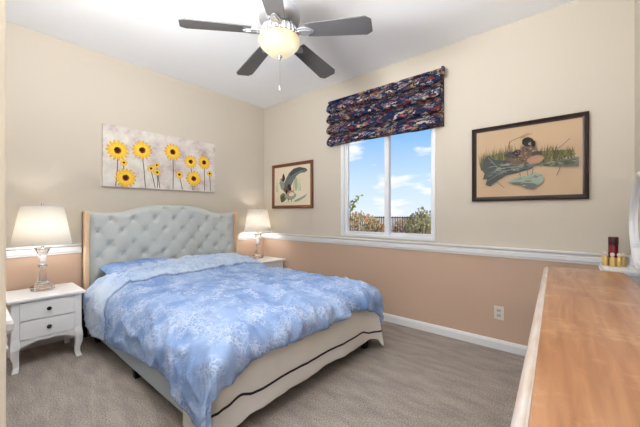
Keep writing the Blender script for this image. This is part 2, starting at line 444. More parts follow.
RAIL = [(0, .785), (.011, .785), (.012, .797), (.019, .806), (.019, .833), (.012, .839), (.012, .846), (.022, .853), (.032, .858), (.032, .870), (0, .870)]
BASE = [(0, 0), (.016, 0), (.016, .058), (.012, .068), (.008, .076), (0, .082)]
def run(prof, name, kind_axis, a, c):
    bb = B()
    if kind_axis == 'left': bb.prism(prof, lambda d, z: (d, a, z), lambda d, z: (d, c, z))
    if kind_axis == 'back': bb.prism(prof, lambda d, z: (a, -d, z), lambda d, z: (c, -d, z))
    if kind_axis == 'right': bb.prism(prof, lambda d, z: (RX - d, a, z), lambda d, z: (RX - d, c, z))
    return struct(bb.build(name, 'trim'))
run(RAIL, 'trim_1', 'left', -3.3, 0)
run(RAIL, 'trim_2', 'back', 0.0, RX)
run(RAIL, 'trim_3', 'right', -3.3, 0)
run(BASE, 'baseboard_left', 'left', -3.3, 0)
run(BASE, 'baseboard_back', 'back', 0, RX)
run(BASE, 'baseboard_right', 'right', -3.3, 0)

# window: outer frame, two sashes
win = bpy.data.objects.new('window_1', None); C.objects.link(win)
struct(win, 'white vinyl two pane sliding window looking onto bushes and blue sky')
b = B()
b.box(WX0, WX0 + .045, -.012, .10, WZ0, WZ1).box(WX1 - .035, WX1, -.012, .10, WZ0, WZ1).box(WX0 + .045, WX1 - .035, -.012, .10, WZ0, WZ0 + .028).box(WX0 + .045, WX1 - .035, -.012, .10, WZ1 - .03, WZ1)
b.build('window_frame', 'vinyl', win, bevel=.004)
def sash(x0, x1, y0, y1, side, z0=WZ0 + .028, z1=WZ1 - .03, bot=.03):
    q = B(); q.box(x0, x0 + side[0], y0, y1, z0, z1).box(x1 - side[1], x1, y0, y1, z0, z1)
    q.box(x0 + side[0], x1 - side[1], y0, y1, z0, z0 + bot).box(x0 + side[0], x1 - side[1], y0, y1, z1 - .03, z1)
    o = q.build('sash', 'vinyl', win, bevel=.003)
    B().box(x0 + side[0], x1 - side[1], (y0 + y1) / 2 - .002, (y0 + y1) / 2 + .002, z0 + bot, z1 - .03).build('pane', 'pane', o)
    return o
sash(WX0 + .045, 2.055, .012, .045, (.045, .05))
sash(2.0, WX1 - .035, .048, .082, (.05, .03))
q = B().box(2.01, 2.025, .004, .012, 1.45, 1.53); q.build('sash_latch', 'vinyl', win, bevel=.002)

# roman valance
val = thing('window_valance', 'folded roman shade valance in navy print with red and brown figures above window', 'valance', (1.972, 0, 1.975))
VX = .668
def vfn(u, v):
    x = -VX + 2 * VX * u
    z = 0.53 * v
    k = 4 * v
    fr = k - math.floor(k) if v < 1 else 1
    bul = (math.sin(PI / 2 * fr / .3) if fr < .3 else math.cos(PI / 2 * (fr - .3) / .7)) if v < 0.999 else 0
    y = -.030 - .012 * v - .085 * bul
    z -= .030 * bul * (1 if v > .02 else 0) * (1 - fr)
    y += .006 * noise.noise(Vector((x * 5, z * 8, 1.3)))
    z -= .012 * noise.noise(Vector((x * 3.2, math.floor(k) * 3.1, 4.2))) * (1 if v < .98 else .2)
    return (x, y, z)
B().grid(vfn, 60, 64).build('folded_cloth', 'valance', val, smooth=True, solid=.006)
for sx in (-1, 1):
    x0 = sx * VX; q = B()
    q.grid(lambda u, v: (x0, -.0 + (vfn(0 if sx < 0 else 1, v)[1]) * u, vfn(0 if sx < 0 else 1, v)[2]), 3, 64)
    q.build('side_return', 'valance', val, fix=False)
q = B().box(-VX - .01, VX + .012, -.085, -.001, .508, .535); q.build('head_rail', 'valance', val, bevel=.012)
q = B().box(VX + .002, VX + .030, -.105, -.055, .445, .54); q.build('rail_end', 'valance', val, bevel=.012)

# ------------------------------------------------------------------ ceiling fan
FX, FYY = 2.092, -1.594
fan = thing('ceiling_fan', 'nickel five blade ceiling fan with grey blades and lit bowl light', 'ceiling fan', (FX, FYY, HC))
B().lathe([(.0, 0), (.07, 0), (.072, -.02), (.06, -.05), (.03, -.07), (.014, -.075)], 24).build('canopy', 'nickel', fan, smooth=True, autosmooth=40)
B().lathe([(.013, -.06), (.013, -.22)], 12).build('downrod', 'nickel', fan, smooth=True, autosmooth=40)
q = B().lathe([(.02, -.19), (.06, -.20), (.105, -.222), (.132, -.255), (.137, -.295), (.128, -.325), (.108, -.345), (.085, -.352)], 40)
mot = q.build('motor_housing', 'nickel', fan, smooth=True, autosmooth=50)
q = B().lathe([(.085, -.345), (.104, -.36), (.120, -.39), (.126, -.425), (.06, -.432)], 40)
sw = q.build('switch_housing', 'nickel', fan, smooth=True, autosmooth=50)
q = B()
for k in range(26):
    a = 2 * PI * k / 26
    ca, sa = math.cos(a), math.sin(a)
    q.tube([(.100 * ca, .100 * sa, -.352), (.121 * ca, .121 * sa, -.388), (.128 * ca, .128 * sa, -.428)], [.005, .0075, .0065], 6)
q.build('ribbing', 'nickel', sw, smooth=True)
q = B().lathe([(.128, .0), (.138, -.010), (.137, -.026), (.127, -.048), (.108, -.068), (.090, -.084), (.072, -.099), (.046, -.110), (.018, -.115), (.004, -.116)], 40)
bowl = q.build('glass_bowl', 'bowl', fan, smooth=True, loc=(0, 0, -.430))
B().lathe([(.004, .004), (.017, 0), (.019, -.006), (.010, -.013), (.007, -.022), (.003, -.030)], 16).build('finial', 'nickel', bowl, smooth=True, loc=(0, 0, -.115))
# pull chain
q = B()
for i in range(24): q.lathe([(.0005, .0025), (.0022, .0012), (.0022, -.0012), (.0005, -.0025)], 6, (0, 0, -.56 - i * .0075))
ch = q.build('pull_chain', 'chrome', fan)
B().lathe([(.002, 0), (.006, -.006), (.005, -.02), (.008, -.03), (.002, -.038)], 10, (0, 0, -.738)).build('chain_pendant', 'nickel', ch, smooth=True)
# blades
base_ang = math.radians(-50 + 1)        # the near blade points towards the entry corner
q = B()
L0, L1 = .19, .61
out = [(L0, -.052), (L0 + .03, -.056), (L1 - .035, -.072), (L1, -.048), (L1, .048), (L1 - .035, .072), (L0 + .03, .056), (L0, .052)]
q.prism(out, lambda x, y: (x, y, -.0035), lambda x, y: (x, y, .0035))
blade_me = None
for k in range(5):
    ang = base_ang + k * 2 * PI / 5
    drop = math.radians(6.0); pitch = math.radians(-11)
    Rm = Matrix.Rotation(ang, 4, 'Z') @ Matrix.Translation((0, 0, -.385)) @ Matrix.Rotation(drop, 4, 'Y') @ Matrix.Rotation(pitch, 4, 'X')
    if blade_me is None:
        bo = q.build('blade', 'blade', fan, bevel=.002); blade_me = bo.data
        i = B()
        i.prism([(.07, -.018), (.13, -.026), (.17, -.034), (.205, -.030), (.235, -.014), (.243, 0), (.235, .014), (.205, .030), (.17, .034), (.13, .026), (.07, .018)], lambda x, y: (x, y, -.013), lambda x, y: (x, y, -.004))
        i.prism([(.15, -.018), (.19, -.021), (.22, -.010), (.226, 0), (.22, .010), (.19, .021), (.15, .018)], lambda x, y: (x, y, -.019), lambda x, y: (x, y, -.0128))
        i.box(.07, .15, -.014, .014, -.02, .0)
        io = i.build('blade_iron', 'nickel', bo, bevel=.003)
        for px, py in ((.185, -.012), (.185, .012), (.212, 0)):
            pass
    else:
        b2 = bo.copy(); C.objects.link(b2); i2 = io.copy(); C.objects.link(i2); i2.parent = b2; b2.parent = fan
        bo_k = b2
    tgt = bo if k == 0 else bo_k
    tgt.matrix_local = Rm

# ------------------------------------------------------------------ bed
BY0, BY1 = -2.185, -.585           # outer faces of the side rails
bed = thing('bed', 'queen bed with pale grey upholstered frame and button tufted headboard', 'bed', (1.15, -1.385, 0))
OX, OY = 1.15, -1.385
def Lc(x, y, z): return (x - OX, y - OY, z)
HY0, HY1 = -2.215, -.555
HW = (HY1 - HY0) / 2
def head_top(v):   # v in [-1,1]
    a = abs(v)
    return 1.155 + .085 * (1 - ss(.22, .72, a)) + .012 * ss(.8, 1.0, a)
buttons = []
rows = 6; dz = .118; dy = .205
for r in range(rows):
    z = 1.10 - r * dz
    offs = 0 if r % 2 == 0 else dy / 2
    for k in range(-5, 6):
        y = k * dy + offs
        if abs(y) < HW - .10 and z < head_top(y / HW) - .045: buttons.append((y, z))
buttons += [(y, 1.10 + dz) for y in (-dy / 2, dy / 2)]
def puff(y, z):
    p = (y / dy + (1.10 - z) / (2 * dz)); s_ = (y / dy - (1.10 - z) / (2 * dz))
    return (abs(math.sin(PI * p)) * abs(math.sin(PI * s_))) ** 0.42
def hfn(u, v):
    y = (-1 + 2 * v) * (HW - .03)
    zt = head_top(y / HW)
    z = .26 + (zt - .26) * u
    edge = min(1, (1 - u) * (zt - .26) / .05) * min(1, (HW - .03 - abs(y)) / .05)
    edge = max(0, edge) ** .5
    dip = max((math.exp(-((y - by) ** 2 + (z - bz) ** 2) / .0008) for by, bz in buttons), default=0)
    x = .085 + edge * (.026 + .014 * puff(y, z) * .6 - .026 * dip)
    return (x - OX, y + (HY0 + HY1) / 2 - OY, z)
q = B().grid(hfn, 90, 150)
n_ = 40
rim = [(HY0 + (HY1 - HY0) * i / n_) for i in range(n_ + 1)]
poly = [(HY0, .26)] + [(y, head_top((y - (HY0 + HY1) / 2) / HW) + .006) for y in rim] + [(HY1, .26)]
hb = B().prism(poly, lambda y, z: Lc(.034, y, z), lambda y, z: Lc(.088, y, z)).build('headboard', 'headfab', bed, bevel=.008)
q.build('tufted_panel', 'headfab', hb, smooth=True)
bt = None
for (y, z) in buttons:
    x = hfn((z - .26) / (head_top(y / HW) - .26), (y / (HW - .03) + 1) / 2)[0] + OX
    if bt is None:
        bt = B().loops([[Vector((xx, r_ * math.cos(2 * PI * j / 12), r_ * math.sin(2 * PI * j / 12))) for j in range(12)] for xx, r_ in ((-.004, .013), (.003, .013), (.008, .008), (.009, .002))]).build('button', 'button_cloth', hb, smooth=True)
        o = bt
    else:
        o = bt.copy(); C.objects.link(o)
    o.location = Lc(x + .001, y + (HY0 + HY1) / 2, z)
for sgn, yy in ((-1, HY0), (1, HY1)):
    a, c_ = (yy, yy + .038) if sgn < 0 else (yy - .038, yy)
    B().box(.034 - OX, .150 - OX, a - OY, c_ - OY, .26, 1.178).build('wing', 'wingfab', hb, bevel=.010, seg=3)
    B().box(.036 - OX, .085 - OX, a - OY + .004, c_ - OY - .004 , 0, .262).build('headboard_leg', 'black', hb)
def rail(name, x0, x1, y0, y1): return B().box(x0 - OX, x1 - OX, y0 - OY, y1 - OY, .075, .34).build(name, 'railfab', bed, bevel=.012, seg=3)
rail('side_rail', .13, 2.235, BY0, BY0 + .045)
rail('side_rail', .13, 2.235, BY1 - .045, BY1)
rail('foot_rail', 2.19, 2.235, BY0 + .05, BY1 - .05)
for (x, y) in ((1.22, BY0 + .04), (1.22, BY1 - .04), (2.19, BY0 + .05), (2.20, -.715), (1.22, OY), (.3, BY0 + .04), (.3, BY1 - .04)):
    B().sweep_rect([(x - OX, y - OY, 0, .022, .022), (x - OX, y - OY, .085, .028, .028)]).build('bed_leg', 'black', bed, bevel=.003)
q = B().box(.17 - OX, 2.19 - OX, BY0 + .05 - OY, BY1 - .05 - OY, .25, .28); q.build('slat_deck', 'railfab', bed)
B().box(.155 - OX, 2.17 - OX, -2.09 - OY, -.65 - OY, .285, .49).build('mattress', 'mattress', bed, bevel=.05, seg=4)

# --- sheet with a black ribbon line, hanging over the foot of the bed
SHX = 2.262
hemz = [(-2.26, .05), (-2.10, .085), (-1.95, .10), (-1.6, .105), (-1.3, .112), (-1.0, .105), (-.86, .10), (-.78, .115), (-.70, .105), (-.64, .03), (-.60, .012), (-.55, .02)]
strz = [(-2.26, .15), (-2.12, .20), (-2.03, .225), (-1.95, .20), (-1.6, .205), (-1.2, .20), (-.88, .198), (-.76, .165), (-.6, .15), (-.55, .15)]
def wrapx(s):       # s: flat distance across; foot face is between the two corners, then it turns along the sides
    ya, yb, r = -2.20, -.585, .06
    if s < ya + r:
        t = (ya + r - s)
        if t < r * PI / 2: th = t / r; return (SHX - r + r * math.cos(th), ya + r - r * math.sin(th))
        return (SHX - r - (t - r * PI / 2), ya)
    if s > yb - r:
        t = s - (yb - r)
        if t < r * PI / 2: th = t / r; return (SHX - r + r * math.cos(th), yb - r + r * math.sin(th))
        return (SHX - r - (t - r * PI / 2), yb)
    return (SHX, s)
S0, S1 = -2.42, -.40
def shfn(u, v):
    s = S0 + (S1 - S0) * v
    x, y = wrapx(s)
    hz, sz = lerp_list(hemz, max(-2.25, min(-.56, s))), lerp_list(strz, max(-2.25, min(-.56, s)))
    top = .30 + .16 * ss(-2.1, -1.8, s)
    if u < .70: z = top + (sz + .006 - top) * (u / .70)
    elif u < .735: z = sz + .006 - .012 * (u - .70) / .035
    else: z = (sz - .006) + (hz - sz + .006) * (u - .735) / .265
    dn = (top - z) / .36
    wob = .012 * noise.noise(Vector((s * 4.0, z * 1.5, 2))) + .006 * noise.noise(Vector((s * 13, z * 3, 7)))
    fl = dn * (.022 + wob * 1.8)
    if s > -.85: fl += .05 * dn * ss(-.85, -.6, s)
    if -2.12 < s < -1.98: fl += .018 * dn * math.sin(PI * (s + 2.12) / .14)
    nx, ny = (1, 0)
    if s < -2.16: nx, ny = 0.3, -.6
    if s > -.62: nx, ny = .6, .6
    return (x + fl * nx - OX, y + fl * ny - OY, z)
q = B()
us = [i / 40 * .70 for i in range(41)] + [.735] + [.735 + .265 * i / 14 for i in range(1, 15)]
nv = 160
verts = [shfn(u, j / nv) for u in us for j in range(nv + 1)]
for i in range(len(us) - 1):
    for j in range(nv):
        a = i * (nv + 1) + j
        q.f.append([a, a + nv + 1, a + nv + 2, a + 1]); q.m.append(0)
q.v = verts
sh = q.build('bed_sheet', 'sheet', None, smooth=True, loc=(OX, OY, 0), solid=.004)
tag(sh, 'cream bed sheet with a black ribbon line hanging below the comforter at bed foot', 'sheet')
q = B()
def strip(u, v):
    lo, hi = .69, .745
    s = shfn(.70 if u < .5 else .735, v)
    t = S0 + (S1 - S0) * v
    nx, ny = (1, 0) if -2.16 < t < -.62 else ((.5, -.8) if t < 0 and t < -1 else (.7, .7))
    return (s[0] + .003 * nx, s[1] + .003 * ny, s[2] + (.001 if u < .5 else -.001))
q.grid(strip, 1, 160)
tag_o = q.build('ribbon_stripe', 'stripe', sh, smooth=True); tag_o['label'] = 'black ribbon line'

# --- comforter
CR = .10; CRN = .21
def wrap1(s, h, r):
    if s <= h - r: return s, 0.0
    t = s - (h - r)
    if t < r * PI / 2:
        th = t / r; return h - r + r * math.sin(th), r * (1 - math.cos(th))
    return h, r + (t - r * PI / 2)
near_z = [(.15, .34), (.25, .28), (.42, .19), (.62, .165), (1.0, .195), (1.32, .225), (1.7, .275), (1.88, .28), (1.98, .21), (2.2, .13), (2.4, .12)]
foot_z = [(-2.3, .20), (-2.25, .23), (-2.14, .33), (-2.02, .36), (-1.82, .415), (-1.57, .40), (-1.3, .395), (-1.13, .43), (-.95, .40), (-.85, .355), (-.7, .27), (-.6, .24)]
CYC, CH = -1.415, .815
CXF = 2.30
ZT = .545
def ctop(x, y):
    z = ZT + .015 * (1 - ((y - CYC) / CH) ** 2)
    z += .062 * (1 - ss(.45, .95, x)) * (1 - .6 * ss(-1.0, -.55, y)) * (.25 + .75 * ss(-2.2, -1.75, y))
    z -= .025 * ss(1.7, 2.3, x)
    return z
def cpoint(fx, fy, lift=0.0, x0=.22, wr=1.0):
    """fx along the bed 0..1 (1 = foot hem), fy across -1..1 (-1 = near hem)"""
    dn_near = None
    # near or far drop depends on the position along the bed
    xq = x0 + (CXF - x0) * min(1, fx * 1.06)
    yq = CYC + CH * max(-1, min(1, fy * 1.15))
    dropn = (ZT - lerp_list(near_z, xq)) if fy < 0 else .34
    dropf = ZT - lerp_list(foot_z, yq)
    rn = CRN if fy < 0 else CR
    sb = abs(fy) * (CH - rn + rn * PI / 2 + max(0, dropn - rn))
    sa = fx * ((CXF - x0) - CR + CR * PI / 2 + max(0, dropf - CR))
    hb_, db = wrap1(sb, CH, rn)
    ha, da = wrap1(sa, CXF - x0, CR)
    dn = (da ** 3 + db ** 3) ** (1 / 3)
    k = min(da, db)
    x = x0 + ha + (.22 if fy < 0 else .02) * k
    y = CYC + (hb_ + (.16 if fy < 0 else .02) * k) * (1 if fy > 0 else -1)
    z = ctop(min(x, CXF), y) - dn
    # puffs and creases
    P = Vector((x, y, z))
    amp = wr
    n1 = noise.noise(Vector((x * 2.6, y * 3.4, z * 2.6 + 3)))
    n2 = noise.noise(Vector((x * 7 + 5, y * 10, z * 7)))
    rid = 1 - abs(noise.noise(Vector((x * 4 + y * 2.2, y * 7 - x * 1.5, z * 5 + 9)))) * 2.2
    rid2 = 1 - abs(noise.noise(Vector((x * 10 - y * 3, y * 13 + x * 4, z * 8 + 2)))) * 2.0
    disp = amp * (.016 * n1 + .007 * n2 + .016 * max(0, rid) ** 3 + .010 * max(0, rid2) ** 3)
    fld = 1 - 2.2 * abs(noise.noise(Vector((x * 2.2 - y * .8, y * 8.5 + x * 1.5, 4.4))))
    disp += amp * .032 * max(0, fld) ** 2 * ss(1.45, 2.15, x)
    fz = ss(0, CR, da); nzb = ss(0, rn, db)
    # gathers near the foot hem
    if da > .02: disp += .030 * fz * (noise.noise(Vector((y * 9, z * 2, 5))) + .5 * noise.noise(Vector((y * 21, z * 3, 1)))) * (1 - .7 * nzb)
    if db > .02: disp += .010 * nzb * math.sin(x * 13 + 4 * noise.noise(Vector((x * 1.7, 2, 0))))
    nrm = Vector((fz, (1 if fy > 0 else -1) * nzb, max(.0, 1 - max(fz, nzb)) + .15)).normalized()
    P += nrm * (disp + lift)
    return P
OCX, OCY = 1.3, -1.4
q = B().grid(lambda u, v: cpoint(u, -1 + 2 * v) - Vector((OCX, OCY, 0)), 150, 170)
cf = q.build('comforter', 'toile', None, smooth=True, loc=(OCX, OCY, 0), solid=.022)
tag(cf, 'rumpled blue toile comforter spread over the bed, pale edge folded back', 'comforter')
def band(u, v):
    fy = (-1.0 + 1.98 * v)
    edge = math.sin(PI * u) ** .45
    p = cpoint(.015 + (.225 + .02 * noise.noise(Vector((v * 6, 3, 1)))) * u + .02 * (1 - v), fy, .010 + .035 * edge, x0=.19, wr=1.15)
    return p - Vector((OCX, OCY, 0))
bo2 = B().grid(band, 44, 170).build('folded_back_edge', 'toile_pale', cf, smooth=True, solid=.02)
bo2['label'] = 'pale blue underside folded back at the head'

# --- pillows
def pillow(name, label, loc, sx, sy, sz, rot):
    q = B()
    def fn(u, v, s):
        a, c = -1 + 2 * u, -1 + 2 * v
        hgt = max(0, (1 - a ** 4) * (1 - c ** 4)) ** .55
        k = 1 - .07 * (1 - abs(a)) * c * c * 0
        x = a * sx / 2 * (1 - .06 * (1 - c * c) * abs(a)); y = c * sy / 2 * (1 - .05 * (1 - a * a) * abs(c))
        return (x, y, s * hgt * sz / 2 + .008 * noise.noise(Vector((x * 9, y * 9, s + loc[1]))))
    q.grid(lambda u, v: fn(u, v, 1), 28, 36).grid(lambda u, v: fn(u, v, -1), 28, 36)
    o = q.build(name, 'toile_dark', None, smooth=True, loc=loc)
    o.rotation_euler = rot
    return tag(o, label, 'pillow', 'blue pillows under the comforter edge')
pillow('pillow', 'blue toile pillow tucked against headboard on the left side of bed', (.325, -1.775, .60), .38, .66, .15, (0, math.radians(12), math.radians(2)))
pillow('pillow', 'blue pillow tucked under comforter edge on the window side of bed', (.325, -1.04, .575), .38, .64, .13, (0, math.radians(8), 0))

# ------------------------------------------------------------------ nightstands
def make_nightstand(label, loc):
    t = thing('nightstand', label, 'nightstand', loc, 0, 'white nightstands beside the bed')
    # local: back at x=0, front at x=.43; centre at y=0
    D, W, H = .415, .41, .53
    b = B(); b.box(-.0, D + .025, -W / 2 - .02, W / 2 + .02, H - .022, H); b.build('top', 'white', t, bevel=.006, seg=3)
    b = B().box(.012, D - .012, -W / 2 + .004, W / 2 - .004, .215, H - .022); b.build('body', 'white', t, bevel=.003)
    # front stiles and apron
    n = 24
    def low(y):
        a = abs(y) / (W / 2 - .05)
        return .168 + .040 * (1 - a ** 2) * (1 - .0) - .018 * math.cos(a * PI * 2) * (a < .5) * 0 + .012 * max(0, 1 - (abs(y) / .05)) * -1
    ys = [-(W / 2 - .045) + (W - .09) * i / n for i in range(n + 1)]
    pol = [(ys[0], .225)] + [(y, low(y)) for y in ys] + [(ys[-1], .225)]
    B().prism(pol, lambda y, z: (D - .03, y, z), lambda y, z: (D - .004, y, z)).build('apron', 'white', t)
    # side apron
    for s in (-1, 1):
        p2 = [(.05, .225)] + [(.05 + (D - .09) * i / 12, .18 + .03 * math.sin(PI * i / 12)) for i in range(13)] + [(D - .04, .225)]
        B().prism(p2, lambda x, z: (x, s * (W / 2 - .022), z), lambda x, z: (x, s * (W / 2 - .004), z)).build('side_apron', 'white', t)
    for k, z0 in enumerate((.228, .366)):
        d = B().box(D - .012, D + .004, -W / 2 + .045, W / 2 - .045, z0, z0 + .130).build('drawer', 'white', t, bevel=.004)
        kb = B().loops([[(D + .004 + xx, r * math.cos(2 * PI * j / 16), z0 + .068 + r * math.sin(2 * PI * j / 16)) for j in range(16)] for xx, r in ((0, .006), (.012, .006), (.016, .013), (.024, .015), (.029, .009), (.030, .001))])
        kb.build('knob', 'knob', d, smooth=True)['label'] = 'dark round knob'
    for s in (-1, 1):
        yo = s * (W / 2 - .025)
        st = [(D - .022, yo, H - .022, .020, .024), (D - .022, yo, .24, .020, .024), (D - .014, yo + s * .003, .20, .024, .027), (D - .008, yo + s * .006, .165, .024, .026),
              (D - .010, yo + s * .006, .12, .021, .024), (D - .016, yo - s * .002, .075, .017, .018), (D - .016, yo - s * .003, .04, .016, .017), (D - .006, yo + s * .003, .012, .019, .019), (D - .002, yo + s * .006, 0, .019, .019)]
        B().sweep_rect(st).build('leg', 'white', t, bevel=.005, smooth=False)
        st = [(.03, yo, H - .022, .020, .02), (.03, yo, .2, .020, .02), (.026, yo, .1, .016, .016), (.022, yo, 0, .017, .017)]
        B().sweep_rect(st).build('leg', 'white', t, bevel=.004)
    return t
ns1 = make_nightstand('white two drawer nightstand left of the bed, curved legs and dark knobs', (.085, -2.515, 0))
ns2 = copy_tree(ns1)
ns2.location = (.085, -.275, 0)
ns2['label'] = 'white nightstand in the corner between bed and window wall'

def make_lamp(label, loc):
    t = thing('table_lamp', label, 'table lamp', loc, 0, 'lit table lamps on the nightstands')
    g = B().lathe([(.001, 0), (.072, 0), (.078, .006), (.078, .026), (.070, .034), (.058, .038), (.040, .060), (.029, .100), (.022, .150), (.018, .180)], 10)
    g.build('glass_base', 'crystal', t)
    B().lathe([(.017, .178), (.026, .184), (.031, .195), (.031, .203), (.026, .213), (.017, .219)], 20).build('chrome_collar', 'chrome', t, smooth=True)
    g = B().lathe([(.016, .218), (.020, .235), (.026, .262), (.036, .300), (.050, .332), (.056, .342), (.050, .346), (.02, .348)], 10)
    g.build('glass_stem', 'crystal', t)
    st = B().lathe([(.010, .346), (.012, .36), (.016, .365), (.016, .41), (.010, .415)], 14).build('socket', 'chrome', t, smooth=True, autosmooth=40)
    B().lathe([(.006, .415), (.014, .425), (.028, .455), (.031, .475), (.026, .495), (.012, .507), (.002, .510)], 16).build('bulb', 'bulb', st, smooth=True)
    h = B()
    for s in (-1, 1): h.tube([(0, .014 * s, .385), (0, .045 * s, .42), (0, .052 * s, .50), (0, .035 * s, .60), (0, .004 * s, .655)], .0018, 6)
    h.build('harp', 'chrome', st, smooth=True)
    s = B().lathe([(.188, .372), (.136, .683)], 48, caps=False).build('lamp_shade', 'shade', t, smooth=True, solid=.0012, fix=False)
    for R, z in ((.188, .373), (.136, .682)):
        r = B(); r.tube([(R * math.cos(2 * PI * j / 48), R * math.sin(2 * PI * j / 48), z) for j in range(49)], .0022, 6, caps=False)
        if z > .5:
            for j in range(3): r.tube([(0, 0, .668), (.136 * math.cos(2 * PI * j / 3), .136 * math.sin(2 * PI * j / 3), .68)], .0018, 6)
        r.build('shade_ring', 'white', s)
    B().lathe([(.003, .652), (.004, .68), (.010, .688), (.012, .697), (.007, .708), (.002, .712)], 12).build('finial', 'chrome', t, smooth=True)
    return t
lp1 = make_lamp('lit glass table lamp with white shade on nightstand left of the bed', (.235, -2.515, .5305))
lp2 = copy_tree(lp1)
lp2.location = (.175, -.255, .5305)
lp2['label'] = 'lit glass table lamp with white shade in the corner by the small bird picture'

# ------------------------------------------------------------------ pictures
class Art:
    """layered painted shapes on a flat board; coordinates are 0..1 across and up"""
    def __init__(s, fn, mats): s.b = B(); s.fn = fn; s.k = 0; s.mats = mats
    def poly(s, pts, m):
        s.b.cur = s.mats.index(m); s.k += 1
        d = .0006 + .00002 * s.k
        s.b.add([s.fn(x, y, d) for x, y in pts], [tuple(range(len(pts)))])
    def fan(s, c, pts, m):
        s.b.cur = s.mats.index(m); s.k += 1
        d = .0006 + .00002 * s.k
        n = len(pts)
        s.b.add([s.fn(*c, d)] + [s.fn(x, y, d) for x, y in pts], [(0, i + 1, (i + 1) % n + 1) for i in range(n)])
    def blob(s, cx, cy, rx, ry, m, rot=0, n=24, jag=0.0):
        pts = []
        for i in range(n):
            a = 2 * PI * i / n; k = 1 + jag * random.uniform(-1, 1)
            x, y = rx * k * math.cos(a), ry * k * math.sin(a)
            pts.append((cx + x * math.cos(rot) - y * math.sin(rot), cy + x * math.sin(rot) + y * math.cos(rot)))
        s.fan((cx, cy), pts, m)
    def line(s, pts, wd, m):
        for (x0, y0), (x1, y1) in zip(pts, pts[1:]):
            dx, dy = x1 - x0, y1 - y0; l = math.hypot(dx, dy) or 1
            nx, ny = -dy / l * wd / 2, dx / l * wd / 2
            s.poly([(x0 + nx, y0 + ny), (x1 + nx, y1 + ny), (x1 - nx, y1 - ny), (x0 - nx, y0 - ny)], m)

for nm, c in dict(p_yellow=(246, 196, 52), p_amber=(236, 160, 36), p_lemon=(250, 214, 84), p_core=(112, 46, 26), p_core2=(58, 30, 26), p_stem=(86, 98, 72),
                  p_green=(124, 122, 84), p_green2=(94, 98, 66), p_grass=(146, 140, 96), p_grey=(114, 118, 112), p_grey2=(86, 92, 90), p_grey3=(148, 152, 140), p_dark=(62, 56, 60), p_dark2=(84, 80, 82), p_brown=(120, 100, 82), p_tan=(186, 146, 112),
                  p_pale=(152, 166, 150), p_white=(222, 216, 198), p_sage=(176, 188, 152), p_ink=(50, 46, 40), p_rose=(176, 140, 122)).items():
    M[nm] = mat(nm.replace('p_', 'paint_'), srgb(*c), 0.8, spec=0.15, noise_amt=0.08, noise_scale=40)
def canvas_mat():
    m = mat('weathered_canvas_paint', srgb(214, 206, 198), 0.85, spec=0.15)
    n, l, p = nodes(m)
    t = n.new('ShaderNodeTexCoord')
    a = n.new('ShaderNodeTexNoise'); a.inputs['Scale'].default_value = 6; a.inputs['Detail'].default_value = 8; a.inputs['Roughness'].default_value = .65
    l.new(t.outputs['Object'], a.inputs['Vector'])
    r = n.new('ShaderNodeValToRGB'); l.new(a.outputs['Fac'], r.inputs[0])
    e = r.color_ramp.elements
    e[0].position = .34; e[0].color = srgb(186, 164, 162)
    e[1].position = .64; e[1].color = srgb(234, 229, 220)
    q = e.new(.46); q.color = srgb(214, 204, 197)
    l.new(r.outputs[0], p.inputs['Base Color'])
    return m
M['canvas'] = canvas_mat()
M['print_tan'] = mat('aged_print_paper', srgb(198, 170, 138), 0.75, noise_amt=.05, noise_scale=5)
M['print_cream'] = mat('cream_print_paper', srgb(230, 216, 190), 0.75, noise_amt=.04, noise_scale=5)

# sunflower canvas on the left wall
CY0, CY1, CZ0, CZ1 = -2.048, -.832, 1.425, 2.045
cv = thing('canvas_painting', 'wide unframed sunflower canvas painting above the headboard', 'painting', (0, (CY0 + CY1) / 2, CZ0))
CWD, CHT = CY1 - CY0, CZ1 - CZ0
B().box(.002, .034, -CWD / 2, CWD / 2, 0, CHT).build('stretched_canvas', 'canvas', cv, bevel=.003)
mats = ['p_yellow', 'p_amber', 'p_lemon', 'p_core', 'p_core2', 'p_stem']
A = Art(lambda x, y, d: (.034 + d, (x - .5) * CWD, y * CHT), mats)
asp = CHT / CWD
# x, y, radius (fraction of the height), stem foot x
fl = [(.104, .60, .155, .09), (.164, .16, .150, .165), (.292, .66, .150, .318), (.558, .71, .145, .56), (.733, .575, .122, .75), (.764, .25, .145, .765), (.875, .595, .128, .88),
      (.150, .41, .055, .135), (.365, .36, .062, .40), (.413, .43, .050, .44), (.417, .30, .058, .418), (.620, .30, .070, .65), (.937, .38, .060, .945)]
for x, y, r, sx in fl:
    A.line([(x, y - r * .5), ((x * .6 + sx * .4) + .004, y * .5), (sx, .02)], .007, 'p_stem')
for x, y, r, sx in fl:
    r *= 1.12
    for m, rr, ph, n in (('p_amber', 1.0, 0, 15), ('p_yellow', .92, .2, 15), ('p_lemon', .68, .1, 13)):
        pts = []
        for i in range(n * 4):
            a = 2 * PI * i / (n * 4) + ph
            k = r * rr * (.66 + .34 * abs(math.sin(a * n / 2 + ph))) * random.uniform(.94, 1.05)
            pts.append((x + k * asp * math.cos(a), y + k * math.sin(a)))
        A.fan((x, y), pts, m)
    A.blob(x, y, r * .34 * asp, r * .34, 'p_amber', n=18, jag=.1)
    A.blob(x, y, r * .29 * asp, r * .29, 'p_core', n=18, jag=.1)
    A.blob(x - .003, y + .004, r * .19 * asp, r * .19, 'p_core2', n=14, jag=.15)
A.b.build('painted_flowers', mats, cv, fix=False)

